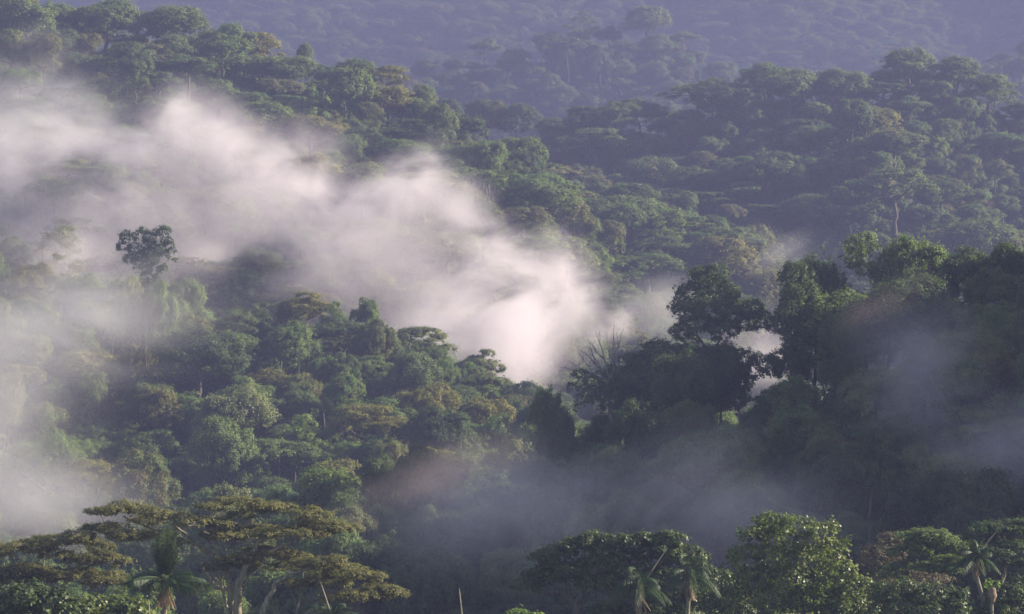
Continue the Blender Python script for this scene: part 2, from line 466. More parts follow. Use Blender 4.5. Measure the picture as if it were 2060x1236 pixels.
# --- trees told apart by hand: column, top row, crown width in photo pixels
HAND = [
 # dark hill on the right
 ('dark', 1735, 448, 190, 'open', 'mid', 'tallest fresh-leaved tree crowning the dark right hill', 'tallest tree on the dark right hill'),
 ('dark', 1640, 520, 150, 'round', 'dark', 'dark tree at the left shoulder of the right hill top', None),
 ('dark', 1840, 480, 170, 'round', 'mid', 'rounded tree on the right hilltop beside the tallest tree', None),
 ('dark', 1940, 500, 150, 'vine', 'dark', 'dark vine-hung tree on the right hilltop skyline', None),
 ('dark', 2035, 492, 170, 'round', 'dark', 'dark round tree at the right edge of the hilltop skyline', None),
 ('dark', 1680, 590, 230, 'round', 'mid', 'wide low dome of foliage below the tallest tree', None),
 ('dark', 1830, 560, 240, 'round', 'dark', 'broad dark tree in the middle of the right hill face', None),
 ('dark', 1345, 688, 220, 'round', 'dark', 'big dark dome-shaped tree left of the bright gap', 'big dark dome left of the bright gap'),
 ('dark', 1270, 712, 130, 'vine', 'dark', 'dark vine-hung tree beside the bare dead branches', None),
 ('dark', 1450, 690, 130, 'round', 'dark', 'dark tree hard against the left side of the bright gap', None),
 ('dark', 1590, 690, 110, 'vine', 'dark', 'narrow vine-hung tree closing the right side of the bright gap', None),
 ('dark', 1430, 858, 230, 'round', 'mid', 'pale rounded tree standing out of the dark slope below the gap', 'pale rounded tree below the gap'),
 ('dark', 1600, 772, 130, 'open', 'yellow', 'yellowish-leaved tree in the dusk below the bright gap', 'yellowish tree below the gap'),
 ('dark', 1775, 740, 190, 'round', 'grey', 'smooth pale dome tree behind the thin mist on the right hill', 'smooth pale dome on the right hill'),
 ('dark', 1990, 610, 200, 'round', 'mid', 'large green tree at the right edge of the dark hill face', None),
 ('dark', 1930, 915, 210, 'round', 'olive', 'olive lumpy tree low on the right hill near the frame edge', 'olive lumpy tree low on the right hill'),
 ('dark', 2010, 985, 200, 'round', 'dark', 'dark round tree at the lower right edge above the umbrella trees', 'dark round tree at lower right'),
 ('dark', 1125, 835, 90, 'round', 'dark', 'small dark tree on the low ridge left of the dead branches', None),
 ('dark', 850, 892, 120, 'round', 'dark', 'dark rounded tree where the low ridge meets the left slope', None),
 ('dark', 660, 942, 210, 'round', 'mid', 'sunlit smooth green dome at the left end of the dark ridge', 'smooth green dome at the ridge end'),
 # left hill
 ('left', 400, 662, 210, 'round', 'dark', 'big dark round tree in the middle of the left hill', 'big dark round tree on the left hill'),
 ('left', 470, 705, 110, 'round', 'dark', 'smaller dark crown joined to the big dark tree on its right', None),
 ('left', 735, 600, 66, 'vine', 'mid', 'upright narrow green tree on the crest against the bright mist', 'upright narrow tree on the crest'),
 ('left', 615, 588, 160, 'umb', 'olive', 'wide flat-topped tree on the left hill crest', 'wide flat-topped crest tree'),
 ('left', 375, 562, 90, 'round', 'mid', 'small rounded tree on the crest right of the lone tall tree', None),
 ('left', 840, 658, 175, 'umb', 'grey', 'pale misty umbrella tree on the crest by the brightest mist', 'pale misty umbrella tree'),
 ('left', 965, 702, 110, 'umb', 'grey', 'pale umbrella tree half lost in the mist down the crest', None),
 ('left', 935, 740, 100, 'umb', 'grey', 'small pale umbrella tree below the two misty ones', None),
 ('left', 1055, 842, 70, 'umb', 'mid', 'small flat tree at the foot of the left hill by the mist', None),
 ('left', 610, 822, 120, 'open', 'bright', 'bright fresh green tree glowing in the middle of the left hill', 'bright fresh green tree'),
 ('left', 700, 890, 110, 'round', 'bright', 'light green bushy tree lower right of the bright fresh one', None),
 ('left', 560, 880, 200, 'umb', 'mid', 'leaning vine-laced umbrella tree under the bright fresh tree', 'vine-laced umbrella tree'),
 ('left', 830, 735, 110, 'umb', 'mid', 'layered flat tree on the right flank of the left hill', None),
 ('left', 745, 715, 150, 'umb', 'mid', 'dark layered umbrella tree on the right flank of the left hill', None),
 ('left', 860, 770, 150, 'round', 'olive', 'sunlit bumpy olive tree on the right flank of the left hill', 'bumpy olive tree on the flank'),
 ('left', 970, 820, 100, 'round', 'mid', 'green tree near the lower tip of the left hill', None),
 ('left', 300, 770, 120, 'round', 'mid', 'rounded tree below and left of the big dark tree', None),
 ('left', 470, 800, 110, 'round', 'bright', 'light green bush-like tree just under the big dark tree', None),
 ('left', 255, 560, 120, 'round', 'grey', 'pale rounded tree under the left side of the lone tall tree', None),
 ('left', 335, 566, 110, 'umb', 'mid', 'flat tree under the right side of the lone tall tree', None),
 ('left', 10, 475, 110, 'round', 'dark', 'dark tree on the crest at the left edge of the frame', None),
 ('left', 125, 440, 140, 'open', 'grey', 'pale open tree fading into mist on the left crest', None),
 # upper left ridge
 ('up', 345, 10, 170, 'round', 'mid', 'big rounded tree on the upper left skyline', 'big rounded tree on the upper left skyline'),
 ('up', 40, -10, 150, 'round', 'mid', 'tree at the top left corner of the picture', None),
 ('up', 215, 0, 150, 'round', 'mid', 'rounded tree cut by the top edge near the left corner', None),
 ('up', 255, 92, 115, 'vine', 'mid', 'tall green vine-draped tree on the upper left slope', 'tall vine-draped tree on the upper left slope'),
 ('up', 522, 65, 95, 'vine', 'olive', 'tall brownish-olive emergent tree on the upper ridge skyline', 'tall brownish emergent'),
 ('up', 614, 86, 34, 'vine', 'mid', 'thin small tree poking above the upper ridge', 'thin small skyline tree'),
 ('up', 410, 62, 100, 'round', 'olive', 'olive rounded tree left of the tall brownish emergent', None),
 ('up', 780, 132, 130, 'umb', 'olive', 'feathery flat-topped tree on the skyline above the yellow tree', None),
 ('up', 700, 140, 130, 'round', 'mid', 'green tree on the skyline right of the thin small one', None),
 ('up', 838, 205, 100, 'open', 'yellow', 'yellow flowering tree at the end of the upper left ridge', 'yellow flowering tree'),
 ('up', 635, 170, 85, 'open', 'bright', 'bright green tree under the upper ridge skyline', 'bright green ridge tree'),
 ('up', 960, 295, 170, 'umb', 'mid', 'wide dome umbrella tree between the yellow tree and the mist', 'wide dome umbrella tree'),
 ('up', 1050, 275, 110, 'round', 'mid', 'sunlit round tree right of the wide dome umbrella tree', 'sunlit round tree'),
 ('up', 900, 200, 70, 'round', 'dark', 'small dark round tree on the saddle skyline by the yellow tree', None),
 ('up', 1040, 208, 100, 'round', 'dark', 'dark rounded tree on the saddle skyline', None),
 ('up', 1175, 215, 105, 'round', 'dark', 'dark round tree in the middle of the saddle skyline', 'dark round saddle tree'),
 ('up', 1205, 505, 60, 'vine', 'bright', 'smooth bright green leafy column right of the mist', 'bright green leafy column'),
 ('up', 1250, 570, 110, 'umb', 'mid', 'sunlit layered tree tip sticking out right of the brightest mist', None),
 ('up', 1140, 480, 120, 'round', 'grey', 'pale rounded tree rising from the right edge of the mist', None),
 ('up', 620, 310, 120, 'vine', 'olive', 'vine-tangled tree rising out of the mist below the ridge', None),
 # right ridge
 ('up', 1760, 218, 120, 'vine', 'olive', 'golden-olive sunlit tree in the middle of the right ridge', 'golden-olive sunlit tree'),
 ('up', 1690, 140, 140, 'round', 'mid', 'broad rounded tree on top of the right ridge', 'broad rounded tree on the right ridge'),
 ('up', 1590, 140, 130, 'round', 'mid', 'rounded tree on the right ridge skyline left of the broad one', None),
 ('up', 1440, 172, 120, 'round', 'dark', 'dark rounded tree on the left shoulder of the right ridge', None),
 ('up', 1830, 95, 110, 'round', 'mid', 'highest tree on the right ridge skyline', 'highest tree on the right ridge'),
 ('up', 1920, 115, 110, 'vine', 'mid', 'second highest skyline tree right of the highest', None),
 ('up', 1990, 150, 110, 'vine', 'mid', 'lumpy vine-hung tree on the falling right skyline', None),
 ('up', 1890, 268, 50, 'open', 'bright', 'small bright green tree right of the golden-olive one', None),
 ('up', 1350, 410, 100, 'open', 'bright', 'bright yellow-green tree in the middle of the saddle slope', 'bright yellow-green saddle tree'),
 ('up', 1380, 385, 50, 'vine', 'mid', 'narrow tree behind the bright yellow-green saddle tree', None),
 ('up', 1265, 385, 110, 'round', 'grey', 'rounded grey-green tree left of the bright saddle tree', None),
 ('up', 1460, 455, 160, 'umb', 'mid', 'broad umbrella tree above the dark hill emergent', 'broad umbrella tree of the right slope'),
 ('up', 1450, 480, 150, 'round', 'olive', 'olive sunlit crown under the broad umbrella tree', None),
 ('up', 1540, 540, 110, 'round', 'olive', 'pale olive crown right behind the dark emergent tree', None),
 ('up', 1800, 340, 200, 'umb', 'mid', 'long sloping umbrella tree below the golden-olive tree', 'long sloping umbrella tree'),
 ('up', 1950, 395, 120, 'umb', 'brown', 'reddish-brown feathery tree on the right slope', 'reddish-brown feathery tree'),
 ('up', 1970, 440, 150, 'round', 'mid', 'wide round tree under the reddish-brown feathery one', None),
 ('up', 1545, 315, 120, 'round', 'mid', 'rounded tree with hanging foliage in the right ridge hollow', None),
 # back ridge
 ('back', 1300, 14, 120, 'round', 'grey', 'hazy domed tree on the summit of the blue back ridge', 'hazy dome on the back ridge'),
 ('back', 1175, 22, 90, 'open', 'mid', 'hazy green pointed tree left of the back ridge summit', None),
 ('back', 975, 78, 80, 'umb', 'mid', 'hazy flat tree at the left end of the back ridge', None),
 ('back', 1375, 60, 80, 'umb', 'mid', 'hazy green tree on the right fall of the back ridge', None),
]
for (ly, px, top, w, kd, co, lab, sh) in HAND:
    place(px, top, w, kd, co, ly, lab, sh)

# ------------------------------------------------------------------ trees with a silhouette of their own, blob by blob
def blob_tree(name, label, cat, px, Y, blobs_px, leaf=0.26, clump=0.7, flat=0.2, mat='dark', bark='bark', seed=1, r0=0.4,
              cover=1.6, short=None, fork=0.45, limbs=None, under=.4, base_z=None, twigs=3, droop=0, jitter=.55, leaf_aspect=.62, parts=None):
    r = np.random.default_rng(seed)
    s = K * Y
    x0, y0 = (px - 1030) * s, Y
    z0 = base_z if base_z is not None else ground(px, Y)
    root = empty(name, (x0, y0, z0))
    bl = []
    for b in blobs_px:
        cx, cyy, rx, ry = b[:4]
        dy = b[4] if len(b) > 4 else r.uniform(-0.5, 0.5) * rx * s
        bl.append(((cx - 1030) * s - x0, dy, CZ + (EYE - cyy) * s - z0, rx * s, rx * s * .9, ry * s))
    P, N = leaves(bl, leaf=leaf, clump=clump, cover=cover, flat=flat, seed=seed, under=under, droop=droop, jitter=jitter)
    link('crown', leaf_mesh(name + ' crown', P, N, leaf, seed, M[mat], leaf_aspect), None, root)
    link('trunk', tube_mesh(name + ' trunk', wood_for(bl, seed, base=(0, 0, -1.5), r0=r0, fork=fork, twigs=twigs), M[bark], 9), None, root)
    if limbs:
        for q in limbs:
            pts = [((a - 1030) * s - x0, d, CZ + (EYE - b) * s - z0) for a, b, d in q[0]]
            pts = np.array(pts)
            t0 = np.linspace(0, 1, len(pts)); t1 = np.linspace(0, 1, 4 * len(pts))
            pp = np.stack([np.interp(t1, t0, pts[:, k]) for k in range(3)], 1)
            pp[1:-1] += r.normal(size=(len(pp) - 2, 3)) * 0.05
            link('limb', tube_mesh('limb', [(pp, np.linspace(q[1], q[2], len(pp)))], M[bark], 8), None, root)
    tag(root, label, cat)
    cx = np.mean([b[0] for b in blobs_px]); c2 = np.mean([b[1] for b in blobs_px])
    THINGS.append(dict(o=root, px=cx, py=c2, w=2 * max(abs(b[0] - cx) for b in blobs_px), x=x0, y=y0, label=label, kind='custom', col=mat, short=short, lod='near'))
    OCC.append((x0, y0, 3.5))
    return root, s, (x0, y0, z0)

# lone tree standing in the mist, crest of the left hill
blob_tree('open_crowned_tree', 'lone tall tree with gaps in its crown standing against the mist', 'tree', 295, 682,
    [(258, 478, 17, 13), (284, 466, 14, 9), (322, 466, 18, 10), (334, 484, 12, 9), (345, 512, 14, 11), (272, 500, 18, 10), (300, 492, 13, 9),
     (300, 522, 22, 11), (262, 522, 16, 9), (326, 541, 13, 8), (286, 540, 20, 10), (296, 560, 19, 14), (248, 494, 12, 9), (302, 478, 15, 10), (318, 500, 16, 12), (285, 515, 20, 12), (340, 495, 10, 9), (296, 588, 14, 20), (292, 615, 12, 20)],
    leaf=.42, clump=.8, mat='dark', seed=3, short='lone tall tree in the mist', r0=.5, fork=.6)
for px_, tp_, w_, k_, c_, lb_ in ((262, 560, 9.5, 'round', 'grey', 'pale rounded crown in front of the foot of the lone tall tree'), (322, 568, 9, 'round', 'mid', 'green rounded crown just right of the lone tall tree foot'),
                                 (292, 585, 9, 'round', 'olive', 'olive crown hiding the trunk of the lone tall tree')):
    gz_ = ground(px_, 668); x_, y_, z_ = at(px_, tp_, 668)
    plant(k_, c_, x_, y_, gz_, w_, z_ - gz_, int(px_), 'near', lb_)
    OCC.append((x_, y_, 4))
# emergent on the dark hill reaching over the bright gap
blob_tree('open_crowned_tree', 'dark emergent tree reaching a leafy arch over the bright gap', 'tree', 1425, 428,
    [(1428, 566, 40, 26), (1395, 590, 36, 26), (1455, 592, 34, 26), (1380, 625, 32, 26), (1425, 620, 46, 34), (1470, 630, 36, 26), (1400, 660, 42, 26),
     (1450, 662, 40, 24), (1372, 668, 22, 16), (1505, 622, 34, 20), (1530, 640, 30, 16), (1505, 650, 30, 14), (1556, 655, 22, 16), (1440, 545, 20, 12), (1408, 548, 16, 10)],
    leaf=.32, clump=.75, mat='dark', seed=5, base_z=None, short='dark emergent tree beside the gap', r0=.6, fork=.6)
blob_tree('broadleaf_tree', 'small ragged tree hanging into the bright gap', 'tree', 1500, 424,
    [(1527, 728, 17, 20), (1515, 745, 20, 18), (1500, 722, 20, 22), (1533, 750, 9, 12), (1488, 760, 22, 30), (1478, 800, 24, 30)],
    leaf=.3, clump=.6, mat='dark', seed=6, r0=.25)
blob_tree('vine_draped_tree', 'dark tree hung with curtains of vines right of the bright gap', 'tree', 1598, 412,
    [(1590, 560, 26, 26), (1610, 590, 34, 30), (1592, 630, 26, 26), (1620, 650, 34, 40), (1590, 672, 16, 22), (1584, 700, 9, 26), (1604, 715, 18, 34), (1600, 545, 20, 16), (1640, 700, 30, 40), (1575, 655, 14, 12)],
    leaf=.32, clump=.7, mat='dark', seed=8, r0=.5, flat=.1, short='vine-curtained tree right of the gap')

# dead tree with bare forks on the dark hill
def dead_tree():
    Y = 424; s = K * Y; px = 1240
    x0, z0 = (px - 1030) * s, ground(px, Y)
    root = empty('dead_tree', (x0, Y, z0))
    W_ = lambda a, b, d=0: np.array([(a - 1030) * s - x0, d, CZ + (EYE - b) * s - z0])
    r = np.random.default_rng(4)
    def grow(p, q, ra, dep):
        c = curve(p, q, r, .06, n=6)
        out = [(c, np.linspace(ra, ra * .55, 6))]
        if dep > 0:
            for k in range(3):
                d = (q - p); L = np.linalg.norm(d) * r.uniform(.45, .7)
                v = d / np.linalg.norm(d) + r.normal(size=3) * .55; v[2] = abs(v[2]) * .8 + .15; v /= np.linalg.norm(v)
                out += grow(c[r.integers(3, 6)], c[-1] + v * L if k == 0 else c[4] + v * L, ra * .5, dep - 1)
        return out
    base = W_(1240, 850); fork = W_(1228, 770)
    link('trunk', tube_mesh('dead trunk', [(curve((0, 0, -1), fork, r, .03, n=9), np.linspace(.4, .24, 9))], M['deadbark']), None, root)
    for (a, b, d, ra) in ((1190, 725, -1, .15), (1213, 712, .5, .15), (1236, 712, 0, .15), (1172, 748, 1, .13), (1246, 740, -1, .12)):
        link('limb', tube_mesh('dead limb', grow(fork, W_(a, b, d), ra, 2), M['deadbark'], 5), None, root)
    bl = []
    for (a, b, rx, ry) in ((1165, 752, 17, 8), (1185, 768, 20, 10), (1152, 778, 14, 9), (1205, 755, 12, 8), (1200, 785, 26, 14), (1175, 800, 18, 10), (1165, 820, 10, 8), (1222, 800, 30, 25), (1220, 775, 12, 18)):
        w = W_(a, b, r.uniform(-1, 1)); bl.append((*w, rx * s, rx * s, ry * s))
    P, N = leaves(bl, leaf=.27, clump=.5, cover=1.1, flat=.2, seed=4)
    link('clinging_vines', leaf_mesh('dead tree vines', P, N, .27, 4, M['dark']), None, root)
    tag(root, 'dead tree with bare forked branches sticking up left of the dark dome', 'dead tree')
    THINGS.append(dict(o=root, px=1200, py=750, w=100, x=x0, y=Y, label='x', kind='custom', col='dark', short='bare dead tree', lod='near'))
    OCC.append((x0, Y, 3))
dead_tree()

# ------------------------------------------------------------------ foreground
FZ = {}
def pad(cx, cyy, rx, ry, seed, n=None):
    """a flat tier of foliage broken into overlapping plates"""
    r = np.random.default_rng(seed); out = []
    n = n or max(4, int(rx / 13))
    for i in range(n):
        u = -1 + 2 * (i + .5) / n + r.uniform(-.1, .1)
        w = rx / n * r.uniform(1.7, 2.5)
        out.append((cx + u * (rx - w * .5), cyy + ry * .8 * u * u + r.uniform(-.2, .3) * ry, w, max(ry * r.uniform(.36, .55), 5), r.uniform(-.7, .7) * rx * K * 240))
    return out

# the wide umbrella tree at lower left
bl = []
for i, q in enumerate([(255, 1022, 85, 20), (360, 1040, 110, 20), (210, 1060, 75, 22), (300, 1075, 70, 16), (480, 1008, 75, 14), (560, 1022, 105, 18), (640, 1050, 75, 26), (560, 1065, 100, 16), (460, 1070, 60, 18),
                       (530, 1112, 90, 16), (610, 1130, 60, 14), (470, 1130, 60, 16)]):
    bl += pad(*q, 200 + i)
blob_tree('umbrella_tree', 'wide umbrella tree spreading flat feathery tiers across the lower left', 'tree', 470, 246, bl,
    leaf=.155, clump=.42, flat=.7, mat='feather', bark='palebark', seed=50, r0=.3, cover=1.5, under=.4, fork=.3, twigs=3, short='wide umbrella tree at lower left',
    limbs=[([(478, 1250, 0), (482, 1180, -1), (500, 1130, -1), (520, 1085, 0), (575, 1075, 0)], .42, .14), ([(462, 1250, .5), (466, 1190, 0), (452, 1140, 1), (400, 1100, 1), (350, 1060, 1)], .36, .12),
           ([(480, 1190, 0), (430, 1185, 2), (405, 1150, 2), (395, 1120, 2)], .2, .08), ([(500, 1130, -1), (560, 1100, -1), (620, 1070, -2), (655, 1060, -2)], .18, .07),
           ([(455, 1145, 0), (425, 1080, 0), (395, 1060, 0), (330, 1050, -1)], .16, .07), ([(395, 1098, 1), (300, 1065, 1), (245, 1040, 1)], .14, .06)])
bl = []
for i, q in enumerate([(650, 1125, 70, 20), (700, 1150, 80, 20), (760, 1185, 60, 18), (640, 1165, 60, 14), (720, 1195, 60, 12)]):
    bl += pad(*q, 300 + i)
blob_tree('umbrella_tree', 'leaning umbrella tree with tiers sloping down right of the wide one', 'tree', 525, 240, bl,
    leaf=.155, clump=.42, flat=.7, mat='feather', bark='palebark', seed=51, r0=.22, cover=1.5, under=.4, fork=.4, twigs=4,
    limbs=[([(520, 1260, 0), (535, 1215, 0), (555, 1175, 0), (580, 1155, 0), (640, 1140, 0)], .28, .1), ([(600, 1255, 0), (640, 1215, 0), (690, 1190, 0), (740, 1180, 0)], .26, .08)])
bl = []
for i, q in enumerate([(45, 1100, 90, 20), (130, 1085, 90, 20), (190, 1120, 60, 22), (60, 1140, 90, 20), (150, 1150, 80, 18), (10, 1160, 60, 16), (215, 1165, 50, 14)]):
    bl += pad(*q, 400 + i)
blob_tree('umbrella_tree', 'flat umbrella tree with splayed pale limbs at the lower left edge', 'tree', 118, 250, bl,
    leaf=.155, clump=.42, flat=.7, mat='feather', bark='palebark', seed=52, r0=.2, cover=1.5, under=.4, fork=.3, twigs=4,
    limbs=[([(118, 1250, 0), (112, 1200, 0), (98, 1170, 0), (60, 1140, 0), (20, 1115, 0)], .24, .07), ([(112, 1200, 0), (135, 1170, 0), (180, 1140, 1), (215, 1120, 1)], .2, .07), ([(112, 1200, 0), (90, 1150, -1), (95, 1110, -1)], .15, .06)])

# glossy undergrowth trees along the bottom
blob_tree('glossy_leaved_tree', 'glossy round-leaved trees top in the bottom left corner'.replace('trees top', 'tree'), 'tree', 70, 205,
    [(10, 1210, 50, 26), (60, 1200, 50, 26), (110, 1205, 45, 24), (150, 1225, 40, 22), (30, 1240, 60, 30), (100, 1245, 60, 30)], leaf=.3, clump=.45, flat=.3, mat='glossdark', seed=60, cover=1.4, leaf_aspect=.8)
blob_tree('glossy_leaved_tree', 'sunlit glossy bush right of the bottom left corner under the palm', 'tree', 225, 208,
    [(190, 1222, 40, 22), (230, 1218, 40, 22), (270, 1228, 36, 22), (210, 1248, 60, 26), (280, 1250, 40, 24)], leaf=.3, clump=.42, flat=.3, mat='glossy', seed=61, cover=1.3, leaf_aspect=.8)
# dark spreading tree, bottom centre right
bl = []
for i, q in enumerate([(1100, 1120, 40, 22), (1085, 1160, 45, 22), (1150, 1100, 45, 22), (1190, 1085, 38, 20), (1130, 1145, 50, 24), (1240, 1090, 45, 22), (1290, 1085, 30, 18), (1345, 1082, 36, 20),
                       (1320, 1110, 45, 24), (1380, 1115, 40, 26), (1260, 1125, 50, 24), (1200, 1130, 45, 20), (1405, 1150, 36, 30), (1340, 1150, 45, 26), (1060, 1180, 26, 14), (1230, 1170, 60, 24), (1310, 1190, 60, 26),
                       (1400, 1195, 45, 30), (1180, 1165, 40, 16), (1330, 1230, 70, 26), (1230, 1225, 50, 22)]):
    cx, cyy, rx, ry = q
    bl += [(cx, cyy, rx * .72, ry * .75), (cx - rx * .55, cyy + ry * .2, rx * .52, ry * .55), (cx + rx * .55, cyy + ry * .15, rx * .52, ry * .55)]
blob_tree('spreading_tree', 'dark glossy spreading tree with thick dark trunk behind the two palms', 'tree', 1165, 240, bl,
    leaf=.24, clump=.45, flat=.45, mat='glossdark', seed=70, r0=.5, cover=2.0, under=.35, fork=.4, twigs=2, short='dark spreading tree at the bottom',
    limbs=[([(1165, 1260, 0), (1158, 1215, 0), (1130, 1190, 0), (1085, 1190, 0), (1060, 1175, 0)], .36, .1), ([(1160, 1215, 0), (1175, 1180, 0), (1215, 1140, 0), (1240, 1100, 0)], .25, .1), ([(1165, 1240, 0), (1130, 1150, 0), (1110, 1125, 0)], .22, .09)])
# big sunlit glossy tree, bottom right
bl = [(1540, 1062, 34, 24), (1600, 1060, 42, 22), (1510, 1080, 32, 24), (1570, 1085, 44, 28), (1640, 1080, 38, 26), (1500, 1120, 38, 28), (1555, 1120, 46, 32), (1620, 1120, 50, 34), (1672, 1115, 36, 28), (1690, 1150, 38, 28),
      (1530, 1160, 50, 30), (1600, 1165, 55, 34), (1660, 1170, 50, 30), (1715, 1180, 38, 28), (1500, 1180, 40, 24), (1560, 1205, 55, 30), (1630, 1210, 55, 30), (1700, 1215, 50, 28), (1740, 1225, 30, 22),
      (1480, 1205, 30, 22), (1590, 1245, 80, 26), (1680, 1250, 70, 26), (1545, 1045, 20, 14), (1483, 1112, 18, 12)]
bl = [(a, b, c * .86, d * .86) for a, b, c, d in bl] + [(a + c * .8, b - d * .7, c * .33, d * .36) for a, b, c, d in bl[:18:2]]
blob_tree('glossy_leaved_tree', 'large sunlit tree with glossy rounded leaves in the lower right', 'tree', 1600, 232, bl,
    leaf=.26, clump=.55, flat=.2, mat='glossy', seed=80, r0=.5, cover=1.1, under=.5, twigs=2, jitter=.75, leaf_aspect=.75, short='large sunlit glossy tree')
blob_tree('broadleaf_tree', 'low dark crown between the palm fronds and the large glossy tree', 'tree', 1455, 236,
    [(1450, 1170, 26, 20), (1470, 1195, 30, 22), (1440, 1215, 34, 26), (1480, 1235, 40, 26)], leaf=.27, clump=.45, mat='glossdark', seed=81, cover=1.5)
# right hand umbrella trees
bl = []
for i, q in enumerate([(1860, 1070, 60, 16), (1900, 1092, 60, 14), (1830, 1100, 45, 14), (1860, 1135, 75, 14), (1800, 1150, 30, 10), (1925, 1125, 45, 12)]):
    bl += pad(*q, 500 + i)
blob_tree('umbrella_tree', 'green umbrella tree with separate flat tiers left of the right palm', 'tree', 1880, 262, bl,
    leaf=.22, clump=.55, flat=.75, mat='mid', bark='palebark', seed=90, r0=.25, cover=2.0, twigs=4, short='green umbrella tree at lower right')
bl = []
for i, q in enumerate([(2000, 1060, 60, 16), (2050, 1050, 50, 16), (2030, 1095, 60, 18), (1990, 1085, 30, 12), (2050, 1130, 40, 16)]):
    bl += pad(*q, 600 + i)
blob_tree('umbrella_tree', 'dark green umbrella tree cut by the lower right edge behind the palm', 'tree', 2035, 268, bl,
    leaf=.22, clump=.55, flat=.7, mat='dark', bark='palebark', seed=91, r0=.25, cover=2.0, twigs=3)
blob_tree('open_crowned_tree', 'thin brownish tree behind the green umbrella tree at lower right', 'tree', 1775, 290,
    [(1790, 1085, 26, 12), (1760, 1110, 30, 14), (1800, 1115, 26, 12), (1745, 1135, 24, 12), (1790, 1145, 34, 14), (1850, 1165, 60, 14), (1760, 1165, 30, 14), (1830, 1190, 50, 20)],
    leaf=.22, clump=.5, mat='brown', seed=92, cover=1.0, r0=.18)
blob_tree('broadleaf_tree', 'dark leafy tree along the bottom edge left of the right palm', 'tree', 1830, 225,
    [(1775, 1195, 34, 20), (1820, 1185, 36, 18), (1870, 1195, 40, 20), (1915, 1200, 34, 20), (1800, 1225, 60, 24), (1880, 1230, 60, 24)], leaf=.26, clump=.45, mat='glossdark', seed=93, cover=1.5)
blob_tree('broadleaf_tree', 'low dark tree in the bottom right corner', 'tree', 2040, 228,
    [(2030, 1190, 34, 20), (2060, 1180, 34, 20), (2000, 1225, 40, 20), (2050, 1230, 50, 26), (1950, 1235, 40, 20)], leaf=.26, clump=.45, mat='glossdark', seed=94, cover=1.5)
blob_tree('broadleaf_tree', 'bright leafed treetop just peeping in at the bottom left of the spreading tree', 'tree', 1050, 222,
    [(1040, 1240, 22, 12), (1070, 1246, 24, 12), (1015, 1248, 14, 8)], leaf=.28, clump=.4, mat='bright', seed=95, cover=1.3)

def frond_mesh(L, az, el, droop, seed, wid=.62, leafw=.036, hang=.5):
    r = np.random.default_rng(seed)
    n = 26
    s = np.linspace(0, 1, n)
    h = np.array([math.cos(az), math.sin(az)])
    hx = L * (s * math.cos(el)); zz = L * (s * math.sin(el) - droop * s ** 2.2)
    pts = np.stack([h[0] * hx, h[1] * hx, zz], 1)
    rach = [(pts, np.linspace(.05, .012, n))]
    V, Q = tube_arrays(rach, 5)
    side = np.array([-h[1], h[0], 0])
    m = 58
    cen, lv = [], []
    tan = unit(np.gradient(pts, axis=0))
    verts = []
    for i in range(m):
        u = .1 + .9 * i / m
        p = np.array([np.interp(u, s, pts[:, k]) for k in range(3)])
        t = np.array([np.interp(u, s, tan[:, k]) for k in range(3)])
        ll = wid * L * .42 * math.sin(math.pi * min(.94, (u * .86 + .12))) ** .6
        for sg in (-1, 1):
            d = side * sg * .95 + t * .45 + np.array([0, 0, .12 - .22 * hang]) + r.normal(size=3) * .07
            d /= np.linalg.norm(d)
            mid = p + d * ll * .5
            tip = mid + (d + np.array([0, 0, -hang - r.uniform(0, .5)])) * ll * .42
            wv = t * leafw * .5
            verts += [p - wv * .5, mid - wv, mid + wv, p + wv * .5]
            verts += [mid - wv, tip - wv * .15, tip + wv * .15, mid + wv]
    verts = np.array(verts)
    q2 = np.arange(len(verts)).reshape(-1, 4) + len(V)
    me = bpy.data.meshes.new('frond')
    mesh_quads(me, np.concatenate([V, verts]), np.concatenate([Q, q2]))
    me.materials.append(M['palm'])
    return me

def palm(label, px, py, Y, L, spec, hang=.9, skirt=0, base_shift=0, spear=0, trunk_r=.16, short=None, extra=None, sheath=True, spear_to=None):
    s = K * Y
    x, z = (px - 1030) * s, CZ + (EYE - py) * s
    bx = px + base_shift
    gz = ground(bx, Y)
    x0 = (bx - 1030) * s
    root = empty('palm_tree', (x0, Y, gz))
    r = np.random.default_rng(int(px))
    hd = np.array([x - x0, 0, z - gz])
    c = curve((0, 0, -1), hd - np.array([0, 0, 1.4]), r, .02, n=12)
    link('trunk', tube_mesh('palm trunk', [(c, np.linspace(trunk_r * 1.3, trunk_r, 12))], M['palebark'], 10), None, root)
    if sheath:
        link('crown_shaft', tube_mesh('crown shaft', [(np.array([hd + (0, 0, t) for t in (-2.0, -1.7, -1.2, -.6, -.1, .2)]), np.array([trunk_r, .24, .3, .26, .16, .08]))], M['sheath'], 12), None, root)
    for i, (az, el, dr, f) in enumerate(spec):
        o = link('frond', frond_mesh(L * f, math.radians(az), math.radians(el), dr, int(px) * 31 + i, hang=hang if el < 60 else .5), None, root)
        o.location = hd
    for i in range(skirt):
        o = link('dead_frond', frond_mesh(L * .55, r.uniform(0, 6.28), math.radians(-66 + r.uniform(-8, 14)), .1, int(px) + i, wid=.4, hang=.8), None, root)
        o.location = hd - np.array([0, 0, .3]); o.material_slots[0].link = 'OBJECT'; o.material_slots[0].material = M['deadleaf']
    if spear:
        dx, dz = spear_to or (0, spear)
        pts = np.array([hd + np.array([dx * t, 0, dz * t]) for t in (0, .4, .8, 1)])
        link('spear_leaf', tube_mesh('spear leaf', [(pts, np.array([.06, .055, .04, .012]))], M['spear'], 7), None, root)
    tag(root, label, 'palm tree')
    THINGS.append(dict(o=root, px=px, py=py, w=120, x=x0, y=Y, label=label, kind='custom', col='palm', short=short, lod='near'))
    return root, hd, s

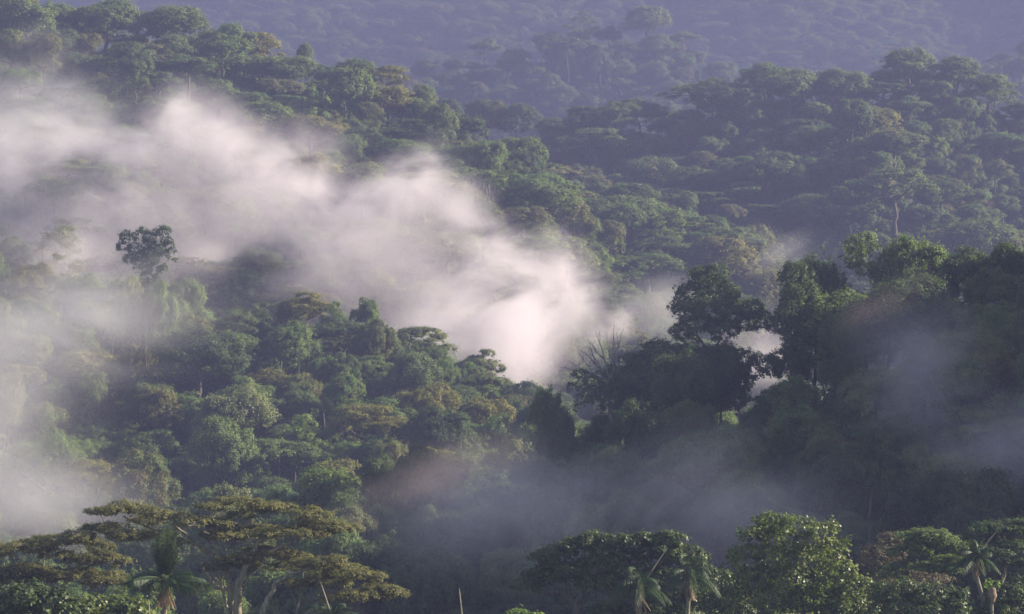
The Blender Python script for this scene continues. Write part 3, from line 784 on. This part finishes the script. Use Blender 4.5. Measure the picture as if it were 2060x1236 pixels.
ring = lambda n, el, dr, f, off=0: [(off + 360 * i / n, el + (i * 37 % 11) - 5, dr, f * (1 + ((i * 53) % 7 - 3) * .03)) for i in range(n)]
palm('palm with upright central plume and dark drooping fronds in front of the umbrella trees', 334, 1165, 212, 3.3,
     ring(13, 10, .22, 1.0, 10) + ring(6, 30, .35, .8, 30) + ring(6, 82, .05, 1.2, 15) + ring(6, 74, .12, .95, 50) + ring(4, 68, .2, .8, 5), hang=2.2, skirt=9, short='palm with the upright plume', trunk_r=.2)
palm('feathery palm at the left front of the dark spreading tree', 1285, 1185, 222, 2.7,
     ring(7, 25, .75, 1.1, 5) + ring(6, 55, .7, 1.1, 25) + ring(3, 72, .35, 1.0, 10), hang=1.6, skirt=4, spear=3.9, spear_to=(2.2, 3.2), short='left one of the paired palms')
palm('taller palm at the right front of the dark spreading tree', 1385, 1160, 226, 2.7,
     ring(7, 20, .8, 1.1, 15) + ring(6, 52, .75, 1.15, 35) + ring(3, 76, .35, 1.0, 10), hang=1.6, skirt=4)
palm('palm with pale leaning stalk beside the lower right edge', 1962, 1118, 228, 2.2,
     ring(8, 5, .7, 1.0, 8) + ring(6, 45, .55, 1.0, 30) + ring(3, 70, .3, 1.0, 100), hang=1.8, skirt=5, spear=3, spear_to=(1.7, 2.0), short='right palm', base_shift=10)
palm('low palm with stiff upright spear beneath the leaning umbrella tree', 668, 1240, 218, 2.6,
     ring(9, 25, .45, 1.0, 20) + ring(6, 50, .4, .9), spear=3.0, spear_to=(-.85, 2.6))
palm('palm mostly below the frame with one tall bare spear', 932, 1262, 212, 1.8,
     ring(8, 20, .5, 1.0, 20) + ring(4, 45, .4, .9), spear=3.0, spear_to=(-.3, 2.9))
palm('palm hidden under the first palm with its spear beside the glossy bush', 303, 1262, 206, 1.6,
     ring(8, 20, .5, 1.0, 20), spear=2.3, spear_to=(-.1, 2.0))

# hanging basket-like clump beneath the right palm
def nest():
    Y = 226; s = K * Y
    r = np.random.default_rng(5)
    p = np.array([(1994 - 1030) * s, Y, CZ + (EYE - 1194) * s])
    gz = ground(1994, Y)
    root = empty('dead_palm_stump', (p[0], Y, gz))
    rel = p - np.array([p[0], Y, gz])
    link('trunk', tube_mesh('stump', [(np.array([(0, 0, -1), rel * .5, rel + (0, 0, 0)]), np.array([.17, .15, .13]))], M['palebark'], 8), None, root)
    a = np.linspace(0, 1, 9)
    link('root_ball', tube_mesh('root ball', [(np.array([rel + (0, 0, -.8 + 1.4 * t) for t in a]), .02 + .36 * np.sin(a * math.pi * .88 + .12) ** .7 * (1 + .12 * np.sin(a * 17)))], M['sheath'], 14), None, root)
    P, N = leaves([(*(rel + (0, 0, .7)), .55, .55, .35)], leaf=.3, clump=.3, cover=1.2, seed=3)
    link('fern_tuft', leaf_mesh('fern tuft', P, N, .3, 3, M['bright'], .3), None, root)
    tag(root, 'stump carrying a brown fibrous ball topped by green ferns below the right palm', 'stump')
nest()

# ------------------------------------------------------------------ the rest of the forest
# rows of canopy seen from the eye: keep what shows
Ys = np.linspace(290, 2700, 480)
canopy_row = {}
def seen(px, Y, top_z, slack=26):
    q = int(px // 40)
    if q not in canopy_row:
        rows = np.array([EYE - (ground(q * 40 + 20, yy) + 13.5 - CZ) / (K * yy) for yy in Ys])
        canopy_row[q] = np.minimum.accumulate(rows)
    i = np.searchsorted(Ys, Y - 9) - 1
    if i < 0: return True
    return EYE - (top_z - CZ) / (K * Y) < canopy_row[q][i] + slack

def crowded(x, y, r, grid, cell):
    i, j = int(x // cell), int(y // cell)
    for a in (i - 1, i, i + 1):
        for b in (j - 1, j, j + 1):
            for (u, v, w) in grid.get((a, b), ()):
                if (u - x) ** 2 + (v - y) ** 2 < (r + w) ** 2 * .25: return True
    return False

CAND = []
def fill(Y0, Y1, spacing, wlo, whi, seed, pxlo=-80, pxhi=2140, tries=30000, keep_hidden=False):
    r = random.Random(seed); cell = 30; grid = {}
    for (x, y, w) in OCC: grid.setdefault((int(x // cell), int(y // cell)), []).append((x, y, w * 1.1))
    for _ in range(tries):
        Y = math.sqrt(r.uniform(Y0 * Y0, Y1 * Y1)); px = r.uniform(pxlo, pxhi)
        x = (px - 1030) * K * Y
        w = wlo + (whi - wlo) * r.random() ** 1.15 * (1.2 if r.random() < .12 else 1)
        sp = spacing * (w / wlo) ** 1.0 / 1.2
        if crowded(x, Y, sp, grid, cell): continue
        h = r.uniform(13, 20) * (1.3 if r.random() < .12 else 1) * (.85 + .15 * w / wlo)
        z = ground(px, Y)
        grid.setdefault((int(x // cell), int(Y // cell)), []).append((x, Y, sp))
        if not keep_hidden and not seen(px, Y, z + h): continue
        kd = r.choices(['round', 'umb', 'vine', 'open'], [.58, .15, .19, .08])[0]
        if kd == 'umb': w *= 1.25
        if kd == 'vine': w *= .8; h *= 1.12
        CAND.append((w / (K * Y), x, Y, z, w, h, kd, r.randrange(1000), px))
fill(296, 450, 7.5, 8, 14, 1)
fill(560, 760, 8.2, 9.5, 18, 2)
fill(810, 1290, 11, 13.5, 29, 3, tries=60000)
fill(1400, 1600, 13, 13, 24, 4)
fill(1690, 2420, 16, 16, 32, 5, tries=16000)
fill(452, 558, 9.0, 9, 14, 6)
fill(762, 808, 9.5, 9, 15, 7)
CAND = [c for c in CAND if not (c[2] < 470 and 1478 < c[8] < 1578 and EYE - (c[3] + c[5] - CZ) / (K * c[2]) < 815)]
CAND.sort(key=lambda c: -c[0])
inframe = [c for c in CAND if -40 < c[8] < 2100 and EYE - (c[3] + c[5] - CZ) / (K * c[2]) < 1230]
QUOTA = 296 - len(THINGS)
ind = inframe[:QUOTA]
ids = set(id(c) for c in ind)
rest = [c for c in CAND if id(c) not in ids]
print('fill candidates', len(CAND), 'in frame', len(inframe), 'individual', len(ind), 'hand', len(THINGS))
CR = random.Random(3)
for (ap, x, Y, z, w, h, kd, sd, px) in ind:
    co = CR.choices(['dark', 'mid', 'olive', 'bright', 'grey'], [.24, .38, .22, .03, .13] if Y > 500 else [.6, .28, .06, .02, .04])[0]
    plant(kd, co, x, Y, z, w, h, sd, 'near' if Y < 800 else 'far', None, None, 'trees of the forest slopes')

# labels of the filled trees: told by colour, form and their place beside a landmark tree
MARKS = [t for t in THINGS if t['short']]
byl = {}
for t in THINGS:
    if t['label']: continue
    m = min(MARKS, key=lambda q: math.hypot(q['px'] - t['px'], (q['py'] - t['py'])))
    a = math.degrees(math.atan2(-(t['py'] - m['py']), t['px'] - m['px'])) % 360
    d = ['right of', 'up and right of', 'above', 'up and left of', 'left of', 'down and left of', 'below', 'down and right of'][int((a + 22.5) // 45) % 8]
    byl.setdefault((t['col'], t['kind'], d, m['short']), []).append((math.hypot(t['px'] - m['px'], t['py'] - m['py']), t))
ORD = ['', 'second ', 'third ', 'fourth ', 'fifth ', 'sixth ', 'seventh ', 'eighth ']
for (co, kd, d, sh), L in byl.items():
    L.sort(key=lambda q: q[0])
    for i, (_, t) in enumerate(L):
        pre = '' if len(L) == 1 else (ORD[i] + 'nearest ' if i < 8 else 'far ')
        t['o']['label'] = f"{pre}{CWORD[co]} {KWORD[kd]} tree {d} {sh}"
        w_ = t['o']['label'].split()
        if len(w_) > 16: t['o']['label'] = ' '.join(w_).replace(' and right of', '-right of').replace(' and left of', '-left of').replace(' tree tree', ' tree')
for t in THINGS:
    if t['label'] == 'x': continue

def combo(name, cm, tmm, mats):
    def arr(m):
        v = np.empty(len(m.vertices) * 3, np.float32); m.vertices.foreach_get('co', v)
        q = np.empty(len(m.loops), np.int32); m.loops.foreach_get('vertex_index', q)
        return v.reshape(-1, 3), q.reshape(-1, 4)
    v1, q1 = arr(cm)
    if tmm:
        v2, q2 = arr(tmm)
        v = np.concatenate([v1, v2]); q = np.concatenate([q1, q2 + len(v1)])
        mi = np.concatenate([np.zeros(len(q1), np.int32), np.ones(len(q2), np.int32)])
    else: v, q, mi = v1, q1, np.zeros(len(q1), np.int32)
    me = bpy.data.meshes.new(name); mesh_quads(me, v, q)
    for m in mats: me.materials.append(m)
    me.polygons.foreach_set('material_index', mi)
    return bpy.data.objects.new(name, me)

KLIST = [('round', i) for i in range(4)] + [('umb', i) for i in range(3)] + [('vine', i) for i in range(2)] + [('open', i) for i in range(2)]
def src_coll(lod):
    c = bpy.data.collections.new('forest sources ' + lod)
    for n_, (kd, i) in enumerate(KLIST):
        cm, tmm, W, H = KIND[(kd, lod)][i]
        c.objects.link(combo(f'source {lod} {n_:02d}', cm, tmm, [M['mix'], M['bark']]))
    return c
SRC = {'near': src_coll('near'), 'far': src_coll('far')}
shr = bpy.data.collections.new('shrub sources')
for i in range(4):
    r = np.random.default_rng(700 + i)
    b = [(r.uniform(-1.6, 1.6), r.uniform(-1.6, 1.6), r.uniform(.8, 3.0), r.uniform(.9, 1.5), r.uniform(.9, 1.5), r.uniform(.8, 1.8)) for k in range(6)]
    P, N = leaves(b, leaf=.42, clump=.7, cover=1.2, seed=700 + i)
    shr.objects.link(combo(f'shrub {i}', leaf_mesh('shrub', P, N, .42, i), None, [M['mix']]))

def gn_scatter(name, pts, scl, rot, idx, coll, label, cat):
    me = bpy.data.meshes.new(name)
    me.vertices.add(len(pts)); me.vertices.foreach_set('co', np.array(pts, np.float32).ravel())
    a = me.attributes.new('scl', 'FLOAT_VECTOR', 'POINT'); a.data.foreach_set('vector', np.array(scl, np.float32).ravel())
    a = me.attributes.new('rot', 'FLOAT_VECTOR', 'POINT'); a.data.foreach_set('vector', np.array(rot, np.float32).ravel())
    a = me.attributes.new('idx', 'INT', 'POINT'); a.data.foreach_set('value', np.array(idx, np.int32))
    o = bpy.data.objects.new(name, me); COL.objects.link(o)
    g = bpy.data.node_groups.new(name, 'GeometryNodeTree')
    g.interface.new_socket('Geometry', in_out='INPUT', socket_type='NodeSocketGeometry')
    g.interface.new_socket('Geometry', in_out='OUTPUT', socket_type='NodeSocketGeometry')
    N, L = g.nodes, g.links
    gi = N.new('NodeGroupInput'); go = N.new('NodeGroupOutput')
    ip = N.new('GeometryNodeInstanceOnPoints'); ci = N.new('GeometryNodeCollectionInfo')
    ci.inputs['Collection'].default_value = coll
    ci.inputs['Separate Children'].default_value = True
    ci.inputs['Reset Children'].default_value = True
    def na(nm, tp):
        q = N.new('GeometryNodeInputNamedAttribute'); q.data_type = tp; q.inputs[0].default_value = nm; return q.outputs[0]
    L.new(gi.outputs[0], ip.inputs['Points']); L.new(ci.outputs[0], ip.inputs['Instance'])
    ip.inputs['Pick Instance'].default_value = True
    L.new(na('idx', 'INT'), ip.inputs['Instance Index'])
    L.new(na('rot', 'FLOAT_VECTOR'), ip.inputs['Rotation']); L.new(na('scl', 'FLOAT_VECTOR'), ip.inputs['Scale'])
    L.new(ip.outputs[0], go.inputs[0])
    md = o.modifiers.new('scatter', 'NODES'); md.node_group = g
    tag(o, label, cat, kind='stuff')
    return o

def scatter_forest(name, L, lod, label):
    pts, scl, rot, idx = [], [], [], []
    for (ap, x, Y, z, w, h, kd, sd, px) in L:
        n_ = len(KIND[(kd, lod)]); W, H = KIND[(kd, lod)][0][2:]
        base = [i for i, (k2, j) in enumerate(KLIST) if k2 == kd][0]
        pts.append((x, Y, z)); scl.append((w / W, w / W, h / H)); rot.append((0, 0, (sd * 1.37) % 6.28)); idx.append(base + sd % n_)
    if pts: gn_scatter(name, pts, scl, rot, idx, SRC[lod], label, 'forest')
scatter_forest('forest_canopy', [c for c in rest if c[2] < 820], 'near', 'small and half hidden trees between the nearer crowns')
scatter_forest('forest_canopy', [c for c in rest if 820 <= c[2] < 1300], 'far', 'dense rainforest canopy behind the mist on the middle ridges')
scatter_forest('forest_canopy', [c for c in rest if c[2] >= 1300], 'far', 'hazy blue rainforest mass on the farthest slopes')

# added unseen forest on a shoulder raised off-frame to shade the dark hill
sh_list = []
rr = random.Random(17)
for _ in range(420):
    px = rr.uniform(2150, 4200); Y = rr.uniform(330, 520)
    x = (px - 1030) * K * Y
    sh_list.append((0, x, Y, ground(px, Y), rr.uniform(10, 15), rr.uniform(14, 19), rr.choice(['round', 'umb']), rr.randrange(99), px))
scatter_forest('forest_canopy', sh_list, 'far', 'unseen forest added beyond the right edge to shade the dark hill')

pts, scl, rot, idx = [], [], [], []
rr = random.Random(23)
for (Y0, Y1, n_) in ((200, 460, 3500), (555, 760, 3500), (830, 1290, 11000), (1400, 1600, 3500), (1700, 2400, 9000)):
    for _ in range(n_):
        Y = math.sqrt(rr.uniform(Y0 ** 2, Y1 ** 2)); px = rr.uniform(-150, 2200)
        s = rr.uniform(.8, 1.5) * (1.0 if Y < 800 else 1.15 if Y < 1650 else 1.7)
        pts.append(((px - 1030) * K * Y, Y, ground(px, Y) - .3)); scl.append((s, s, s * rr.uniform(.7, 1.2))); rot.append((0, 0, rr.uniform(0, 6.28))); idx.append(rr.randrange(4))
gn_scatter('undergrowth', pts, scl, rot, idx, shr, 'tangled green undergrowth filling the slopes between the trees', 'undergrowth')

# ------------------------------------------------------------------ air: even haze and the mist banks
def vol_mat(name, density, color, aniso=0.0):
    m, n, l = mat_new(name)
    n.remove(n['Principled BSDF'])
    v = n.new('ShaderNodeVolumePrincipled')
    v.inputs['Color'].default_value = (*color, 1); v.inputs['Density'].default_value = density
    v.inputs['Anisotropy'].default_value = aniso
    l.new(v.outputs[0], n['Material Output'].inputs['Volume'])
    return m, n, l, v
HAZE_D = 4.1e-4
hm, *_ = vol_mat('haze', HAZE_D, (0.170, 0.185, 0.330), 0.0)
zlo, zhi = float(Zg.min()) - 1.5, float(Zg.max()) + 45
X0, X1, Y0, Y1 = float(Xg.min()) - 5, float(Xg.max()) + 5, -40.0, float(Yg.max()) + 5
me = bpy.data.meshes.new('haze')
v = [(x, y, z) for z in (zlo, zhi) for y in (Y0, Y1) for x in (X0, X1)]
me.from_pydata(v, [], [(0, 2, 3, 1), (4, 5, 7, 6), (0, 1, 5, 4), (2, 6, 7, 3), (0, 4, 6, 2), (1, 3, 7, 5)])
me.update()
tag(link('haze', me, hm), 'thin blue haze filling the whole valley', 'haze', kind='stuff')

def mist_mat(name, dens, scale=1 / 55., bias=-0.25, color=(0.97, 0.95, 0.97), aniso=0.2):
    m, n, l, v = vol_mat(name, 0, color, aniso)
    tc = n.new('ShaderNodeTexCoord'); ge = n.new('ShaderNodeNewGeometry')
    ln = n.new('ShaderNodeVectorMath'); ln.operation = 'LENGTH'
    l.new(tc.outputs['Object'], ln.inputs[0])
    fall = n.new('ShaderNodeMath'); fall.operation = 'SUBTRACT'; fall.inputs[0].default_value = 1; l.new(ln.outputs['Value'], fall.inputs[1])
    mp = n.new('ShaderNodeMapping'); mp.inputs['Rotation'].default_value = (0, math.radians(38), math.radians(12)); mp.inputs['Scale'].default_value = (.85 * scale, .8 * scale, 1.25 * scale)
    l.new(ge.outputs['Position'], mp.inputs[0])
    nz = n.new('ShaderNodeTexNoise'); nz.inputs['Scale'].default_value = 1; nz.inputs['Detail'].default_value = 6; nz.inputs['Roughness'].default_value = .7; nz.inputs['Distortion'].default_value = .7
    l.new(mp.outputs[0], nz.inputs['Vector'])
    a = n.new('ShaderNodeMath'); a.operation = 'MULTIPLY_ADD'; l.new(nz.outputs[0], a.inputs[0]); a.inputs[1].default_value = 6.0; a.inputs[2].default_value = -3.0 + bias
    b = n.new('ShaderNodeMath'); b.operation = 'MULTIPLY_ADD'; l.new(fall.outputs[0], b.inputs[0]); b.inputs[1].default_value = 1.15; l.new(a.outputs[0], b.inputs[2])
    bm = n.new('ShaderNodeClamp'); bm.inputs['Max'].default_value = 1.3; l.new(b.outputs[0], bm.inputs[0])
    c = n.new('ShaderNodeMath'); c.operation = 'MULTIPLY'; l.new(bm.outputs[0], c.inputs[0])
    fm = n.new('ShaderNodeMath'); fm.operation = 'MAXIMUM'; l.new(fall.outputs[0], fm.inputs[0]); fm.inputs[1].default_value = 0
    fc = n.new('ShaderNodeMath'); fc.operation = 'POWER'; l.new(fm.outputs[0], fc.inputs[0]); fc.inputs[1].default_value = 1.4
    e = n.new('ShaderNodeMath'); e.operation = 'MULTIPLY'; l.new(fc.outputs[0], e.inputs[0]); e.inputs[1].default_value = 2.4
    l.new(e.outputs[0], c.inputs[1])
    d = n.new('ShaderNodeMath'); d.operation = 'MAXIMUM'; l.new(c.outputs[0], d.inputs[0]); d.inputs[1].default_value = 0
    f = n.new('ShaderNodeMath'); f.operation = 'MULTIPLY'; l.new(d.outputs[0], f.inputs[0]); f.inputs[1].default_value = dens
    l.new(f.outputs[0], v.inputs['Density'])
    m.cycles.volume_step_rate = 0.32
    return m
MT = {'core': mist_mat('bright mist', .021, 1 / 30., .05, (1.0, .925, .975)), 'side': mist_mat('side mist', .011, 1 / 60., .5), 'veil': vol_mat('valley haze', .0024, (0.158, 0.172, 0.31))[0], 'dim': mist_mat('shaded mist', .017, 1 / 26., .0, (1.0, 0.86, 0.88)), 'thick': mist_mat('thick mist', .0145, 1 / 30., .0, (1.0, .925, .975)), 'mid': mist_mat('mist', .015, 1 / 22., .05, (1.0, .93, .975)), 'puff': mist_mat('mist plume', .020, 1 / 15., -.1, (1.0, .93, .975)), 'thin': mist_mat('thin mist', .011, 1 / 30., .15)}

sph = bpy.data.meshes.new('mist bank')
def sphere_mesh(me, nu=24, nv=12):
    V = [(0, 0, 1)] + [(math.sin(math.pi * j / nv) * math.cos(2 * math.pi * i / nu), math.sin(math.pi * j / nv) * math.sin(2 * math.pi * i / nu), math.cos(math.pi * j / nv)) for j in range(1, nv) for i in range(nu)] + [(0, 0, -1)]
    F = [(0, 1 + i, 1 + (i + 1) % nu) for i in range(nu)]
    for j in range(nv - 2):
        for i in range(nu):
            a = 1 + j * nu + i; b = 1 + j * nu + (i + 1) % nu
            F.append((a, a + nu, b + nu, b))
    k = 1 + (nv - 2) * nu
    F += [(k + i, len(V) - 1, k + (i + 1) % nu) for i in range(nu)]
    me.from_pydata([tuple(c * 1.01 for c in q) for q in V], [], F); me.update()
sphere_mesh(sph)
MIST = [
 (-60, 430, 850, 430, 220, 40, 'thick', 'bright mist bank at the left edge below the upper ridge'),
 (40, 260, 890, 340, 170, 30, 'thin', 'mist veil drifting up at the left edge of the upper ridge'),
 (250, 440, 850, 340, 210, 38, 'thick', 'mist bank above the lone tall tree'),
 (370, 290, 870, 200, 160, 30, 'mid', 'mist plume climbing the upper left slope'),
 (520, 450, 830, 360, 210, 38, 'thick', 'long mist bank behind the left hill crest'),
 (580, 330, 870, 240, 140, 28, 'mid', 'thin mist clinging to the slope below the upper ridge'),
 (740, 530, 815, 340, 210, 38, 'thick', 'mist bank filling the valley behind the left hill'),
 (850, 420, 845, 190, 160, 32, 'mid', 'mist plume rising toward the wide dome umbrella tree'),
 (960, 640, 800, 280, 200, 40, 'core', 'brightest mist bank in the middle of the picture'),
 (1050, 705, 780, 190, 210, 38, 'core', 'bright mist at the foot of the valley left of the dark hill'),
 (1110, 590, 840, 150, 170, 32, 'mid', 'mist edge fading out right of the brightest bank'),
 (880, 690, 735, 260, 120, 20, 'mid', 'mist wrapping the pale umbrella trees on the left hill crest'),
 (180, 520, 705, 380, 110, 26, 'mid', 'mist spilling over the left hill crest behind the lone tall tree'),
 (1330, 610, 860, 130, 110, 24, 'thin', 'faint wisp between the mist and the dark emergent tree'),
 (1560, 500, 960, 130, 80, 10, 'thin', 'faint wisp behind the dark right hilltop'),
 (1545, 740, 620, 170, 170, 34, 'thick', 'bright mist seen through the gap in the dark hill'),
 (60, 190, 980, 200, 160, 40, 'thin', 'thin wisp drifting up at the upper left'),
 (-90, 800, 530, 380, 380, 30, 'side', 'blue-grey mist hanging at the left edge of the left hill'),
 (60, 1000, 500, 300, 150, 28, 'thin', 'thin mist low at the left edge behind the umbrella trees'),
 (170, 640, 590, 380, 190, 26, 'thin', 'thin mist veil across the upper left hill'),
 (980, 1020, 318, 420, 210, 22, 'dim', 'dim mauve mist over the foot of the dark hill'),
 (1450, 1010, 318, 420, 210, 22, 'dim', 'dim mist drifting below the pale rounded tree'),
 (1850, 760, 375, 210, 260, 16, 'dim', 'thin mist column rising on the right hill face'),
 (1980, 900, 340, 320, 200, 22, 'dim', 'thin mist drifting at the right edge of the dark hill'),
]
tilt = {}
PUFF = [(20, 335, 90, 90), (110, 290, 70, 80), (190, 290, 90, 70), (285, 290, 80, 90), (365, 225, 60, 80), (440, 270, 80, 80), (530, 330, 90, 70), (640, 385, 90, 80), (730, 420, 80, 80),
        (800, 395, 60, 90), (860, 350, 55, 100), (930, 430, 80, 90), (1000, 500, 80, 80), (1060, 545, 80, 90), (1130, 545, 70, 110), (1170, 610, 60, 90), (1200, 680, 50, 70), (1255, 640, 45, 70), (90, 470, 90, 60), (400, 520, 90, 70)]
PW = ['left edge', 'far upper left corner', 'left dark hollow', 'slope above the lone tall tree', 'highest plume top', 'shoulder of the highest plume', 'middle of the upper slope', 'slope below the bright ridge tree', 'slope below the yellow tree',
      'left flank of the second plume', 'second plume top', 'wide dome umbrella tree', 'foot of the sunlit round tree', 'right side of the brightest bank', 'slope left of the leafy column', 'foot of the leafy column', 'valley right of the brightest bank', 'hollow left of the dark emergent', 'crest left of the lone tall tree', 'crest right of the lone tall tree']
pr = random.Random(4)
for (px, py, rx, ry), w_ in zip(PUFF, PW):
    lab = 'small ragged puff of mist at the ' + w_
    tilt[lab] = math.radians(pr.uniform(-10, 45))
    MIST.append((px, py, 870 - (px / 1250) * 50, rx * 1.25, ry * 1.25, 20, 'puff', lab))
MIST.append((1100, 200, 1405, 1900, 420, 45, 'veil', 'broad blue haze sheet hanging in front of the back ridge'))
MIST.append((1200, 60, 1680, 2400, 560, 40, 'veil', 'blue haze sheet between the back ridge and the farthest slope'))
MIST.append((1700, 350, 1330, 900, 330, 30, 'veil', 'blue haze sheet behind the right ridge'))
for (px, py, Y, rx, ry, dy, mt, lab) in MIST:
    o = link('mist', sph, MT[mt])
    x, y, z = at(px, py, Y); s = K * Y
    o.location = (x, y, z); o.scale = (rx * s, dy * (.7 if mt == 'thick' else 1), ry * s); o.rotation_euler = (0, tilt.get(lab, 0), 0)
    tag(o, lab, 'mist', 'mist banks', 'stuff')
